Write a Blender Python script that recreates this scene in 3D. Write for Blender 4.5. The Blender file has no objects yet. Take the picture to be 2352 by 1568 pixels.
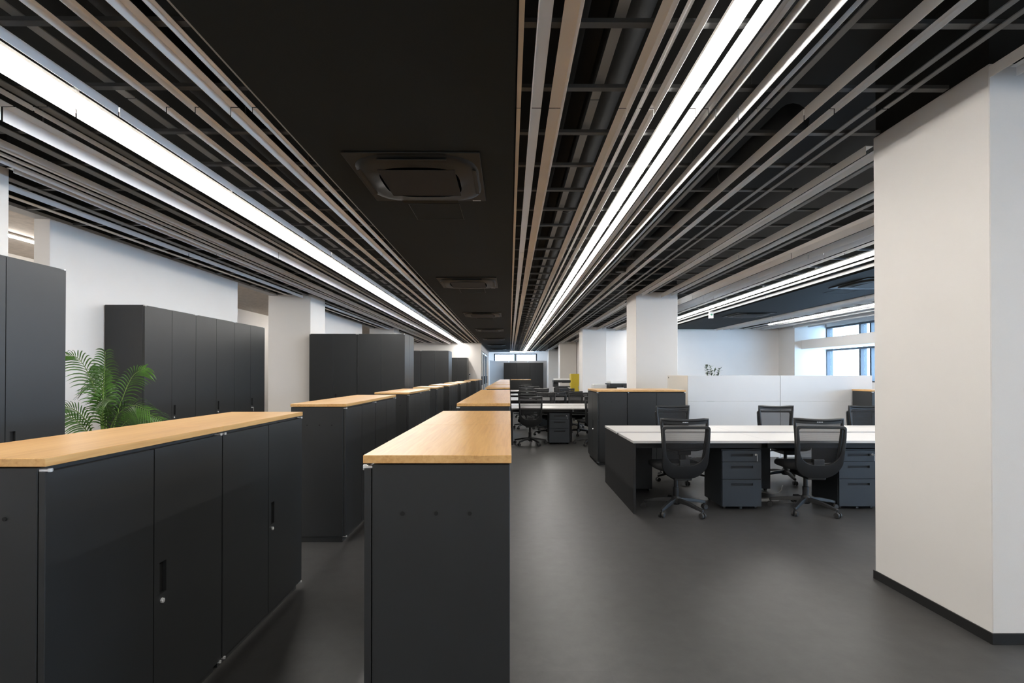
import bpy, bmesh, math, random
from mathutils import Vector, Matrix
random.seed(7)
PI = math.pi
scn = bpy.context.scene
COL = scn.collection

# ---------------------------------------------------------------- camera, world, exposure
F_PX, VPX, VPY, CAM_H = 1150.0, 1170.5, 859.0, 1.36
YAW = math.atan((1176 - VPX) / F_PX)
TILT = math.radians(0.4)
cam_d = bpy.data.cameras.new('camera')
cam = bpy.data.objects.new('camera', cam_d)
COL.objects.link(cam)
cam.location = (0, 0, CAM_H)
cam.rotation_euler = (PI / 2 + TILT, 0, -YAW)
cam_d.sensor_width = 36.0
cam_d.lens = F_PX / 2352 * 36
cam_d.shift_y = (VPY - 784 - F_PX * math.tan(TILT)) / 2352
cam_d.clip_start = 0.05
cam_d.clip_end = 200
scn.camera = cam

world = bpy.data.worlds.new('overcast_sky')
scn.world = world
world.use_nodes = True
bg = world.node_tree.nodes['Background']
bg.inputs['Color'].default_value = (0.45, 0.69, 1.0, 1)
bg.inputs['Strength'].default_value = 19.0

scn.view_settings.view_transform = 'Standard'
scn.view_settings.look = 'None'
scn.view_settings.exposure = 0.0
scn.view_settings.gamma = 1.0
scn.view_settings.use_curve_mapping = False
LAMP = 51.0           # radiance of the linear lamps
LAMP_COL = (1.0, 0.965, 0.915)

# ---------------------------------------------------------------- materials
def new_mat(name):
    m = bpy.data.materials.new(name)
    m.use_nodes = True
    nt = m.node_tree
    return m, nt, nt.nodes['Principled BSDF']

def paint(name, col, rough=0.5, var=0.06, scale=6.0, bump=0.0, metal=0.0, spec=0.5, bscale=180.0, stretch=(1, 1, 1)):
    m, nt, b = new_mat(name)
    tc = nt.nodes.new('ShaderNodeTexCoord')
    mp = nt.nodes.new('ShaderNodeMapping')
    mp.inputs['Scale'].default_value = stretch
    nt.links.new(tc.outputs['Object'], mp.inputs['Vector'])
    n = nt.nodes.new('ShaderNodeTexNoise')
    n.inputs['Scale'].default_value = scale
    n.inputs['Detail'].default_value = 5
    nt.links.new(mp.outputs['Vector'], n.inputs['Vector'])
    r = nt.nodes.new('ShaderNodeValToRGB')
    r.color_ramp.elements[0].position = 0.3
    r.color_ramp.elements[1].position = 0.7
    r.color_ramp.elements[0].color = tuple(c * (1 - var) for c in col) + (1,)
    r.color_ramp.elements[1].color = tuple(min(1, c * (1 + var)) for c in col) + (1,)
    nt.links.new(n.outputs['Fac'], r.inputs['Fac'])
    nt.links.new(r.outputs['Color'], b.inputs['Base Color'])
    b.inputs['Roughness'].default_value = rough
    b.inputs['Metallic'].default_value = metal
    b.inputs['Specular IOR Level'].default_value = spec
    if bump > 0:
        n2 = nt.nodes.new('ShaderNodeTexNoise')
        n2.inputs['Scale'].default_value = bscale
        nt.links.new(tc.outputs['Object'], n2.inputs['Vector'])
        bp = nt.nodes.new('ShaderNodeBump')
        bp.inputs['Strength'].default_value = bump
        bp.inputs['Distance'].default_value = 0.002
        nt.links.new(n2.outputs['Fac'], bp.inputs['Height'])
        nt.links.new(bp.outputs['Normal'], b.inputs['Normal'])
    return m

def wood_mat():
    m, nt, b = new_mat('oak')
    tc = nt.nodes.new('ShaderNodeTexCoord')
    mp = nt.nodes.new('ShaderNodeMapping')
    mp.inputs['Scale'].default_value = (30, 1.3, 30)
    nt.links.new(tc.outputs['Object'], mp.inputs['Vector'])
    n = nt.nodes.new('ShaderNodeTexNoise')
    n.inputs['Scale'].default_value = 3.0
    n.inputs['Detail'].default_value = 7
    n.inputs['Distortion'].default_value = 0.6
    nt.links.new(mp.outputs['Vector'], n.inputs['Vector'])
    mp2 = nt.nodes.new('ShaderNodeMapping')
    mp2.inputs['Scale'].default_value = (4.5, 0.35, 4.5)
    nt.links.new(tc.outputs['Object'], mp2.inputs['Vector'])
    n2 = nt.nodes.new('ShaderNodeTexNoise')
    n2.inputs['Scale'].default_value = 1.6
    n2.inputs['Detail'].default_value = 3
    nt.links.new(mp2.outputs['Vector'], n2.inputs['Vector'])
    mx = nt.nodes.new('ShaderNodeMix')
    mx.data_type = 'FLOAT'
    mx.inputs[0].default_value = 0.45
    nt.links.new(n.outputs['Fac'], mx.inputs[2])
    nt.links.new(n2.outputs['Fac'], mx.inputs[3])
    r = nt.nodes.new('ShaderNodeValToRGB')
    e = r.color_ramp.elements
    e[0].position = 0.34; e[0].color = (0.54, 0.285, 0.095, 1)
    e[1].position = 0.66; e[1].color = (0.73, 0.455, 0.195, 1)
    e2 = e.new(0.5); e2.color = (0.655, 0.378, 0.142, 1)
    nt.links.new(mx.outputs[0], r.inputs['Fac'])
    nt.links.new(r.outputs['Color'], b.inputs['Base Color'])
    b.inputs['Roughness'].default_value = 0.3
    bp = nt.nodes.new('ShaderNodeBump')
    bp.inputs['Strength'].default_value = 0.04
    bp.inputs['Distance'].default_value = 0.001
    nt.links.new(n.outputs['Fac'], bp.inputs['Height'])
    nt.links.new(bp.outputs['Normal'], b.inputs['Normal'])
    return m

def floor_mat():
    m, nt, b = new_mat('vinyl_floor')
    tc = nt.nodes.new('ShaderNodeTexCoord')
    br = nt.nodes.new('ShaderNodeTexBrick')
    mp = nt.nodes.new('ShaderNodeMapping')
    mp.inputs['Rotation'].default_value = (0, 0, PI / 2)
    nt.links.new(tc.outputs['Object'], mp.inputs['Vector'])
    nt.links.new(mp.outputs['Vector'], br.inputs['Vector'])
    br.offset = 0.5
    br.inputs['Scale'].default_value = 1.0
    br.inputs['Brick Width'].default_value = 0.92
    br.inputs['Row Height'].default_value = 0.46
    br.inputs['Mortar Size'].default_value = 0.0007
    br.inputs['Mortar Smooth'].default_value = 0.2
    br.inputs['Color1'].default_value = (0.050, 0.0485, 0.047, 1)
    br.inputs['Color2'].default_value = (0.055, 0.0535, 0.052, 1)
    br.inputs['Mortar'].default_value = (0.045, 0.0435, 0.042, 1)
    n = nt.nodes.new('ShaderNodeTexNoise')
    n.inputs['Scale'].default_value = 9
    n.inputs['Detail'].default_value = 9
    n.inputs['Roughness'].default_value = 0.68
    nt.links.new(tc.outputs['Object'], n.inputs['Vector'])
    r = nt.nodes.new('ShaderNodeValToRGB')
    r.color_ramp.elements[0].position = 0.3
    r.color_ramp.elements[1].position = 0.75
    r.color_ramp.elements[0].color = (0.82, 0.82, 0.82, 1)
    r.color_ramp.elements[1].color = (1.2, 1.2, 1.2, 1)
    nt.links.new(n.outputs['Fac'], r.inputs['Fac'])
    mx = nt.nodes.new('ShaderNodeMix')
    mx.data_type = 'RGBA'
    mx.blend_type = 'MULTIPLY'
    mx.inputs[0].default_value = 1.0
    nt.links.new(br.outputs['Color'], mx.inputs[6])
    nt.links.new(r.outputs['Color'], mx.inputs[7])
    nt.links.new(mx.outputs[2], b.inputs['Base Color'])
    b.inputs['Roughness'].default_value = 0.42
    b.inputs['Specular IOR Level'].default_value = 0.36
    n3 = nt.nodes.new('ShaderNodeTexNoise')
    n3.inputs['Scale'].default_value = 260
    nt.links.new(tc.outputs['Object'], n3.inputs['Vector'])
    bp = nt.nodes.new('ShaderNodeBump')
    bp.inputs['Strength'].default_value = 0.12
    bp.inputs['Distance'].default_value = 0.001
    nt.links.new(n3.outputs['Fac'], bp.inputs['Height'])
    nt.links.new(bp.outputs['Normal'], b.inputs['Normal'])
    return m

def emit_mat(name, col, s):
    m = bpy.data.materials.new(name)
    m.use_nodes = True
    nt = m.node_tree
    nt.nodes.clear()
    o = nt.nodes.new('ShaderNodeOutputMaterial')
    e = nt.nodes.new('ShaderNodeEmission')
    e.inputs['Color'].default_value = tuple(col) + (1,)
    e.inputs['Strength'].default_value = s
    nt.links.new(e.outputs[0], o.inputs[0])
    return m

def mesh_fabric():
    m, nt, b = new_mat('chair_mesh')
    b.inputs['Base Color'].default_value = (0.012, 0.012, 0.013, 1)
    b.inputs['Roughness'].default_value = 0.7
    out = nt.nodes['Material Output']
    t = nt.nodes.new('ShaderNodeBsdfTransparent')
    tc = nt.nodes.new('ShaderNodeTexCoord')
    w1 = nt.nodes.new('ShaderNodeTexWave')
    w1.bands_direction = 'Z'
    w1.inputs['Scale'].default_value = 60
    nt.links.new(tc.outputs['Object'], w1.inputs['Vector'])
    mr = nt.nodes.new('ShaderNodeMapRange')
    mr.inputs['To Min'].default_value = 0.66
    mr.inputs['To Max'].default_value = 0.86
    nt.links.new(w1.outputs['Fac'], mr.inputs['Value'])
    mix = nt.nodes.new('ShaderNodeMixShader')
    nt.links.new(mr.outputs[0], mix.inputs[0])
    nt.links.new(t.outputs[0], mix.inputs[1])
    nt.links.new(b.outputs[0], mix.inputs[2])
    nt.links.new(mix.outputs[0], out.inputs['Surface'])
    return m

def glass_mat():
    m, nt, b = new_mat('window_glass')
    out = nt.nodes['Material Output']
    t = nt.nodes.new('ShaderNodeBsdfTransparent')
    t.inputs['Color'].default_value = (0.93, 0.96, 0.97, 1)
    g = nt.nodes.new('ShaderNodeBsdfGlossy')
    g.inputs['Roughness'].default_value = 0.02
    lw = nt.nodes.new('ShaderNodeLayerWeight')
    pw = nt.nodes.new('ShaderNodeMath')
    pw.operation = 'POWER'
    pw.inputs[1].default_value = 5.0
    nt.links.new(lw.outputs['Facing'], pw.inputs[0])
    fr = nt.nodes.new('ShaderNodeMath')
    fr.operation = 'MULTIPLY_ADD'
    fr.inputs[1].default_value = 0.5
    fr.inputs[2].default_value = 0.03
    nt.links.new(pw.outputs[0], fr.inputs[0])
    mix = nt.nodes.new('ShaderNodeMixShader')
    nt.links.new(fr.outputs[0], mix.inputs[0])
    nt.links.new(t.outputs[0], mix.inputs[1])
    nt.links.new(g.outputs[0], mix.inputs[2])
    nt.links.new(mix.outputs[0], out.inputs['Surface'])
    return m

M = {}
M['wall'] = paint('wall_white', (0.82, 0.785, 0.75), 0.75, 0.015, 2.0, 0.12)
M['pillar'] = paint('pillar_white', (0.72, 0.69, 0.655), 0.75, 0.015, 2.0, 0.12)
M['rough_ceiling'] = paint('rough_spray_ceiling', (0.58, 0.52, 0.46), 0.95, 0.12, 14, 1.0, bscale=30)
M['floor'] = floor_mat()
M['black'] = paint('black_paint', (0.016, 0.0165, 0.0162), 0.8, 0.15, 2, spec=0.25)
M['soffit'] = paint('black_board', (0.0185, 0.0215, 0.0212), 0.8, 0.06, 1.5, 0.2, spec=0.2)
M['ac'] = paint('black_plastic', (0.012, 0.013, 0.0125), 0.5, 0.05, 4, spec=0.3)
M['ac_dark'] = paint('black_grille', (0.006, 0.006, 0.006), 0.7, 0.1, 4)
M['charcoal'] = paint('charcoal_steel', (0.0195, 0.0208, 0.0215), 0.42, 0.05, 5, 0.05, bscale=500)
M['charcoal_dark'] = paint('black_pocket', (0.006, 0.006, 0.006), 0.6, 0.1, 5)
M['oak'] = wood_mat()
M['chrome'] = paint('chrome', (0.8, 0.8, 0.8), 0.2, 0.03, 5, metal=0.45)
M['slat'] = paint('slat_white', (0.87, 0.865, 0.86), 0.55, 0.03, 3)
M['slat_tan'] = paint('slat_beige', (0.78, 0.675, 0.56), 0.55, 0.05, 3)
M['slat_beige'] = paint('slat_pale_beige', (0.84, 0.79, 0.735), 0.55, 0.04, 3)
M['slat_grey_unlit'] = paint('slat_grey_unlit', (0.22, 0.22, 0.218), 0.6, 0.05, 3)  # flat bars; on the raised ones the dark grey paints in missing light
M['bar'] = paint('grey_channel', (0.05, 0.05, 0.05), 0.5, 0.08, 3)
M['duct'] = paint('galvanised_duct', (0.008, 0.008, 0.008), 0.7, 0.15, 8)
M['housing'] = paint('lamp_white', (0.8, 0.78, 0.75), 0.5, 0.02, 3)
M['lamp'] = emit_mat('lamp_diffuser', LAMP_COL, LAMP)
M['desk'] = paint('desk_white', (0.61, 0.59, 0.572), 0.35, 0.01, 3)
M['desk_black'] = paint('desk_black', (0.012, 0.012, 0.0125), 0.5, 0.06, 5)
M['drawer'] = paint('slate_steel', (0.029, 0.035, 0.042), 0.48, 0.05, 5, 0.05, bscale=500)
M['plastic'] = paint('black_plastic_chair', (0.0125, 0.013, 0.0137), 0.48, 0.05, 8)
M['fabric'] = paint('black_fabric', (0.010, 0.010, 0.011), 0.9, 0.2, 60, 0.5, bscale=900)
M['mesh'] = mesh_fabric()
M['rubber'] = paint('grey_rubber', (0.03, 0.03, 0.03), 0.6, 0.1, 20)
M['screen_white'] = paint('white_board', (0.70, 0.70, 0.70), 0.42, 0.01, 3)
M['screen_cream'] = paint('cream_board', (0.70, 0.655, 0.58), 0.5, 0.01, 3)
M['frame'] = paint('dark_window_frame', (0.045, 0.05, 0.06), 0.4, 0.05, 5)
M['glass'] = glass_mat()
M['yellow'] = paint('yellow_panel', (0.66, 0.50, 0.035), 0.5, 0.03, 5)
M['printer'] = paint('printer_white', (0.7, 0.7, 0.69), 0.45, 0.02, 5)
M['printer_dark'] = paint('printer_black', (0.018, 0.02, 0.022), 0.4, 0.05, 5)
M['green'] = paint('sign_green', (0.01, 0.33, 0.14), 0.4, 0.02, 5)
M['leaf'] = paint('palm_leaf', (0.048, 0.125, 0.014), 0.34, 0.6, 7)
M['stem'] = paint('palm_stem', (0.16, 0.26, 0.05), 0.5, 0.2, 14)
M['leaf2'] = paint('olive_leaf', (0.05, 0.075, 0.045), 0.5, 0.3, 12)
M['soil'] = paint('soil', (0.03, 0.02, 0.013), 0.95, 0.4, 40, 0.8, bscale=60)
M['pot'] = paint('pot_grey', (0.22, 0.22, 0.22), 0.6, 0.06, 8)
M['baseboard'] = paint('black_baseboard', (0.009, 0.009, 0.0088), 0.45, 0.06, 5)
M['trim'] = paint('grey_trim', (0.42, 0.42, 0.42), 0.45, 0.03, 5)
M['alu'] = paint('aluminium', (0.5, 0.51, 0.52), 0.35, 0.03, 5, metal=0.6)
M['cable'] = paint('grey_cable', (0.36, 0.35, 0.33), 0.5, 0.05, 20)
M['white_mark'] = paint('white_print', (0.8, 0.8, 0.82), 0.5, 0.02, 5)

# ---------------------------------------------------------------- mesh helpers
class MB:
    def __init__(self):
        self.v, self.f = [], []
    def quadbox(self, a, b):
        x0, y0, z0 = a; x1, y1, z1 = b
        i = len(self.v)
        self.v += [(x0, y0, z0), (x1, y0, z0), (x1, y1, z0), (x0, y1, z0), (x0, y0, z1), (x1, y0, z1), (x1, y1, z1), (x0, y1, z1)]
        self.f += [tuple(i + k for k in q) for q in ((3, 2, 1, 0), (4, 5, 6, 7), (0, 1, 5, 4), (1, 2, 6, 5), (2, 3, 7, 6), (3, 0, 4, 7))]
        return self
    def prism(self, pts, axis, a, b):
        """pts 2-D outline (counter-clockwise), extruded along axis from a to b"""
        i = len(self.v); n = len(pts)
        def mk(p, t):
            return {'x': (t, p[0], p[1]), 'y': (p[0], t, p[1]), 'z': (p[0], p[1], t)}[axis]
        self.v += [mk(p, a) for p in pts] + [mk(p, b) for p in pts]
        self.f.append(tuple(range(i + n - 1, i - 1, -1)))
        self.f.append(tuple(range(i + n, i + 2 * n)))
        for k in range(n):
            q = (k + 1) % n
            self.f.append((i + k, i + q, i + n + q, i + n + k))
        return self
    def cyl(self, c0, c1, r0, r1=None, n=12, caps=True):
        r1 = r0 if r1 is None else r1
        c0, c1 = Vector(c0), Vector(c1)
        d = (c1 - c0).normalized()
        u = d.orthogonal().normalized(); w = d.cross(u)
        i = len(self.v)
        for c, r in ((c0, r0), (c1, r1)):
            for k in range(n):
                t = 2 * PI * k / n
                self.v.append(tuple(c + (u * math.cos(t) + w * math.sin(t)) * r))
        for k in range(n):
            q = (k + 1) % n
            self.f.append((i + k, i + q, i + n + q, i + n + k))
        if caps:
            self.f.append(tuple(range(i + n - 1, i - 1, -1)))
            self.f.append(tuple(range(i + n, i + 2 * n)))
        return self
    def tube(self, pts, rad, n=8, closed=False):
        P = [Vector(p) for p in pts]; m = len(P)
        rs = rad if isinstance(rad, (list, tuple)) else [rad] * m
        i = len(self.v)
        prev = None
        for k in range(m):
            if closed:
                d = (P[(k + 1) % m] - P[k - 1]).normalized()
            else:
                d = (P[min(k + 1, m - 1)] - P[max(k - 1, 0)]).normalized()
            if prev is None:
                u = d.orthogonal().normalized()
            else:
                u = (prev - d * prev.dot(d)).normalized()
            prev = u
            w = d.cross(u)
            for q in range(n):
                t = 2 * PI * q / n
                self.v.append(tuple(P[k] + (u * math.cos(t) + w * math.sin(t)) * rs[k]))
        for k in range(m if closed else m - 1):
            a, b = i + k * n, i + ((k + 1) % m) * n
            for q in range(n):
                s = (q + 1) % n
                self.f.append((a + q, a + s, b + s, b + q))
        if not closed:
            self.f.append(tuple(range(i + n - 1, i - 1, -1)))
            self.f.append(tuple(range(i + (m - 1) * n, i + m * n)))
        return self
    def lathe(self, prof, c=(0, 0, 0), n=20):
        i = len(self.v); m = len(prof)
        for r, z in prof:
            for k in range(n):
                t = 2 * PI * k / n
                self.v.append((c[0] + r * math.cos(t), c[1] + r * math.sin(t), c[2] + z))
        for k in range(m - 1):
            for q in range(n):
                s = (q + 1) % n
                self.f.append((i + k * n + q, i + k * n + s, i + (k + 1) * n + s, i + (k + 1) * n + q))
        self.f.append(tuple(range(i + n - 1, i - 1, -1)))
        self.f.append(tuple(range(i + (m - 1) * n, i + m * n)))
        return self
    def mesh(self, name, mat, smooth=False, bevel=0.0, seg=1):
        me = bpy.data.meshes.new(name)
        me.from_pydata(self.v, [], self.f)
        if bevel > 0:
            bm = bmesh.new(); bm.from_mesh(me)
            bmesh.ops.remove_doubles(bm, verts=bm.verts, dist=1e-6)
            es = [e for e in bm.edges if len(e.link_faces) == 2 and e.calc_face_angle(0) > 0.6]
            bmesh.ops.bevel(bm, geom=es, offset=bevel, segments=seg, affect='EDGES', profile=0.6)
            bm.to_mesh(me); bm.free()
        me.materials.append(mat)
        if smooth:
            for p in me.polygons: p.use_smooth = True
        me.update()
        return me

def add(name, me, parent=None, loc=None, rotz=None):
    o = bpy.data.objects.new(name, me)
    COL.objects.link(o)
    if parent: o.parent = parent
    if loc is not None: o.location = loc
    if rotz is not None: o.rotation_euler = (0, 0, rotz)
    return o

def box(name, a, b, mat, parent=None, bevel=0.0, seg=1):
    return add(name, MB().quadbox(a, b).mesh(name, mat, False, bevel, seg), parent)

def tag(o, label, cat, group=None):
    o['label'] = label; o['category'] = cat
    if group: o['group'] = group
    return o

def struct(o, label=None):
    o['kind'] = 'structure'
    if label: o['label'] = label
    return o

def thing(name, label, cat, loc=(0, 0, 0), rotz=0.0, group=None):
    o = bpy.data.objects.new(name, None)
    COL.objects.link(o)
    o.empty_display_size = 0.1
    o.location = loc; o.rotation_euler = (0, 0, rotz)
    return tag(o, label, cat, group)

def dup(root, label, loc, rotz=0.0, group=None):
    r = root.copy(); COL.objects.link(r)
    r.location = loc; r.rotation_euler = (0, 0, rotz)
    r['label'] = label
    if group: r['group'] = group
    for ch in list(root.children):
        c = ch.copy(); COL.objects.link(c); c.parent = r
        for g in list(ch.children):
            d = g.copy(); COL.objects.link(d); d.parent = c
    return r

ORD = ['first', 'second', 'third', 'fourth', 'fifth', 'sixth', 'seventh', 'eighth', 'ninth']

# ---------------------------------------------------------------- the shell
XR, XL, YB, YE = 10.1, -7.0, -4.0, 37.5       # window wall, corridor wall, wall behind camera, far window wall
ZS, ZF, ZP = 2.88, 2.90, 3.42                  # black soffit, slat flange, plenum slab
YW = 16.9                                      # white wall that closes the right-hand bay
YL = 24.75                                     # white wall that closes the left-hand bay

struct(box('floor', (XL - 0.2, YB - 0.2, -0.1), (XR + 0.3, YE + 0.2, 0.0), M['floor']), 'dark grey vinyl floor in large faint tiles')
ceiling = struct(box('ceiling', (-4.62, YB, ZP), (XR + 0.3, 34.6, ZP + 0.15), M['black']), 'black open ceiling void above the slats')
struct(box('ceiling_corridor', (XL - 0.1, YB, 3.05), (-4.64, 26.0, 3.2), M['rough_ceiling']), 'rough beige ceiling of the side corridor')
struct(box('ceiling_far', (-7.0, 34.62, 3.02), (XR + 0.3, YE + 0.2, 3.15), M['wall']), 'white ceiling before the far windows')
struct(box('wall_head_far', (-7.0, 34.56, 3.0), (XR + 0.3, 34.615, ZP + 0.1), M['wall']), 'white drop above the far screen')
struct(box('wall_back', (XL - 0.2, YB - 0.15, 0), (XR + 0.3, YB, ZP), M['wall']))
struct(box('wall_corridor', (XL - 0.15, YB, 0), (XL, 26.0, 3.2), M['wall']))

def boarded(name, a, b, mat, skirt, skirt_mat=None):
    w = struct(box(name, a, b, mat))
    return w

# left wall in stretches between the pillars
for k, (y0, y1) in enumerate(((-3.9, 1.35), (4.98, 8.41), (12.08, 15.5), (19.2, 22.6))):
    w = struct(box('wall_left', (-4.72, y0, 0), (-4.56, y1, 2.903), M['wall'], None, 0.003))
    box('baseboard', (-4.562, y0 + 0.002, 0.001), (-4.55, y1 - 0.002, 0.06), M['baseboard'], w)
# lintel strip that carries the slats across the corridor openings
struct(box('trim_1', (-4.715, -3.9, 2.9035), (-4.565, YL - 0.05, 2.935), M['trim']), 'grey ceiling edge trim over the corridor openings')
struct(box('wall_void', (-4.715, YB, 2.936), (-4.57, YL - 0.002, ZP - 0.002), M['black']), 'black upstand closing the ceiling void')
struct(box('wall_side_far', (-5.0, YL + 0.16, 0), (-4.85, YE, 2.25), M['wall']), 'white sill wall of the room behind the far doors')
struct(box('ceiling_side_far', (-7.0, YL + 0.16, 2.9), (-4.62, 34.6, 3.1), M['wall']), 'white ceiling of the room behind the far doors')

struct(box('wall_end_left', (-7.0, YL, 0), (-1.41, YL + 0.15, 2.905), M['wall'], None, 0.003), 'white end wall of the left bay')
struct(box('wall_void_end', (-7.0, YL, 2.906), (-1.41, YL + 0.15, ZP - 0.002), M['black']), 'black closure above the left end wall')
struct(box('wall_void_right', (3.25, YW, 2.906), (XR + 0.2, YW + 0.15, ZP - 0.002), M['black']), 'black closure above the window bay wall')
struct(box('wall_end_right', (3.24, YW, 0), (XR + 0.2, YW + 0.15, 2.905), M['wall'], None, 0.003), 'white wall closing the window bay')
struct(box('wall_right_far', (3.26, YW + 0.16, 0), (3.4, YE, ZP - 0.01), M['wall']), 'white side wall beyond the pillars')

# pillars
def pillar(x0, x1, y0, y1, label):
    p = struct(box('pillar', (x0, y0, 0), (x1, y1, 2.937), M['pillar'], None, 0.004), label)
    t = 0.008
    for a, b in (((x0 - t, y0 - t, 0.001), (x1 + t, y0 - 0.0005, 0.056)), ((x0 - t, y1 + 0.0005, 0.001), (x1 + t, y1 + t, 0.056)),
                 ((x0 - t, y0, 0.001), (x0 - 0.0005, y1, 0.056)), ((x1 + 0.0005, y0, 0.001), (x1 + t, y1, 0.056))):
        box('baseboard', a, b, M['baseboard'], p)
    box('black_collar', (x0 + 0.01, y0 + 0.01, 2.938), (x1 - 0.01, y1 - 0.01, ZP - 0.002), M['black'], p)
    return p
PR = [(2.52, 3.33), (9.62, 10.40), (16.72, 17.5), (24.2, 25.0), (31.2, 32.0)]
PLL = [(2.95, 3.86), (9.87, 10.65), (16.97, 17.75)]
near = ['nearest', 'second', 'third', 'fourth', 'fifth']
for k, (a, b) in enumerate(PR):
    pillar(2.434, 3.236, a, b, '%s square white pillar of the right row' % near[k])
for k, (a, b) in enumerate(PLL):
    pillar(-4.75, -3.85 if k == 0 else -3.92, a, b, '%s square white pillar of the left row' % near[k])
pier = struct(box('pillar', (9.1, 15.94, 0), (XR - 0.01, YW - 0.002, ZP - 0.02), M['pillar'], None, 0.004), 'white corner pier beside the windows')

# window wall on the right
wr = struct(box('wall_right', (XR, YB, 0), (XR + 0.25, YW, 1.13), M['wall']), 'white sill wall under the right windows')
box('header', (XR, YB, 2.86), (XR + 0.25, YW, ZP - 0.01), M['wall'], wr)
box('end_panel', (XR, 15.96, 1.13), (XR + 0.25, YW, 2.86), M['wall'], wr)
box('end_panel', (XR, YB, 1.13), (XR + 0.25, YB + 0.5, 2.86), M['wall'], wr)
bm_ = struct(box('beam', (9.31, YB + 0.01, 2.155), (XR + 0.06, 15.93, 2.44), M['pillar'], None, 0.004), 'long white box beam across the right windows')
wn = struct(add('window_1', None), 'dark framed window band in the right wall')
BAYS = ([-3.5, -1.9, -0.3, 1.3, 2.9, 4.5, 6.1], [9.3, 10.9, 12.5, 14.0, 14.43, 15.96])
box('daylight_block_panel', (XR, 6.1, 1.13), (XR + 0.25, 9.3, 2.86), M['wall'], wr)  # unseen solid stretch, added to cut the daylight on the left wall
for cuts in BAYS:
    ya, yb = cuts[0], cuts[-1]
    for z0, z1 in ((1.13, 2.15), (2.445, 2.86)):
        box('frame_rail', (XR + 0.03, ya, z0), (XR + 0.22, yb, z0 + 0.04), M['frame'], wn)
        box('frame_rail', (XR + 0.03, ya, z1 - 0.06), (XR + 0.22, yb, z1), M['frame'], wn)
        for y in cuts:
            box('mullion', (XR + 0.03, max(ya, y - 0.035), z0 + 0.041), (XR + 0.22, min(yb, y + 0.035), z1 - 0.061), M['frame'], wn)
        for a, b in zip(cuts[:-1], cuts[1:]):
            box('pane', (XR + 0.14, a + 0.036, z0 + 0.042), (XR + 0.148, b - 0.036, z1 - 0.062), M['glass'], wn)

# far end: corridor wall, screens, end windows
wc = struct(box('wall_corridor_far', (-1.56, YL + 0.16, 2.55), (-1.41, 34.0, ZP - 0.02), M['wall']), 'white head wall over the far glass doors')
box('post', (-1.54, 25.9, 0), (-1.43, 26.6, 2.548), M['wall'], wc)
box('post', (-1.54, 28.4, 0), (-1.43, 28.8, 2.548), M['wall'], wc)
box('post', (-1.54, 31.6, 0), (-1.43, 34.0, 2.548), M['wall'], wc)
for k, (a, b) in enumerate(((24.95, 25.88), (26.62, 28.38), (28.82, 31.58))):
    d = struct(add('door_%d' % (k + 1), None), '%s glazed door in the far corridor wall' % ORD[k])
    box('door_frame', (-1.53, a, 0.01), (-1.45, a + 0.06, 2.54), M['alu'], d)
    box('door_frame', (-1.53, b - 0.06, 0.01), (-1.45, b, 2.54), M['alu'], d)
    box('door_frame', (-1.53, a + 0.061, 2.46), (-1.45, b - 0.061, 2.54), M['alu'], d)
    box('pane', (-1.495, a + 0.062, 0.01), (-1.485, b - 0.062, 2.458), M['glass'], d)
    box('door_handle', (-1.445, b - 0.12, 0.8), (-1.40, b - 0.08, 1.25), M['black'], d)
we = struct(box('wall_end', (-7.0, YE, 0), (3.4, YE + 0.2, 2.2), M['wall']), 'white wall around the far windows')
box('side_panel', (-7.0, YE, 2.2), (-1.18, YE + 0.2, 3.15), M['wall'], we)
box('side_panel', (2.06, YE, 2.2), (3.4, YE + 0.2, 3.15), M['wall'], we)
box('header', (-1.18, YE, 2.90), (2.06, YE + 0.2, 3.15), M['wall'], we)
w2 = struct(add('window_2', None), 'dark framed pair of windows at the far end')
for a, b in (((-1.18, YE + 0.02, 2.2), (-1.08, YE + 0.16, 2.9)), ((0.34, YE + 0.02, 2.2), (0.52, YE + 0.16, 2.9)), ((1.96, YE + 0.02, 2.2), (2.06, YE + 0.16, 2.9))):
    box('mullion', a, b, M['frame'], w2)
for a, b in ((-1.079, 0.339), (0.521, 1.959)):
    box('frame_rail', (a, YE + 0.02, 2.82), (b, YE + 0.16, 2.899), M['frame'], w2)
    box('frame_rail', (a, YE + 0.02, 2.201), (b, YE + 0.16, 2.25), M['frame'], w2)
    box('pane', (a, YE + 0.08, 2.251), (b, YE + 0.09, 2.819), M['glass'], w2)

# ---------------------------------------------------------------- ceiling: soffits, slats, crossbars, lamps
def soffit(x0, x1, y1, label):
    s = struct(box('soffit', (x0, YB + 0.01, ZS), (x1, y1, ZP - 0.003), M['soffit']), label)
    return s
s1 = soffit(-1.385, 0.03, 34.55, 'black central ceiling band between the slat fields')
s2 = soffit(5.25, 6.9, YW - 0.003, 'black ceiling band near the windows')
box('edge_trim', (-1.397, YB + 0.02, ZS + 0.002), (-1.3855, YL - 0.01, ZS + 0.03), M['trim'], s1)

JOINTS = [2.89 + 3.45 * k for k in range(-1, 11)]
PILL_R = [(a - 0.03, b + 0.03) for a, b in PR]
PILL_L = [(a - 0.03, b + 0.03) for a, b in PLL]

def cut_runs(y0, y1, holes):
    runs = [(y0, y1)]
    for h0, h1 in holes:
        nr = []
        for a, b in runs:
            if h1 <= a or h0 >= b: nr.append((a, b)); continue
            if h0 > a: nr.append((a, h0))
            if h1 < b: nr.append((h1, b))
        runs = nr
    return [r for r in runs if r[1] - r[0] > 0.1]

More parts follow.
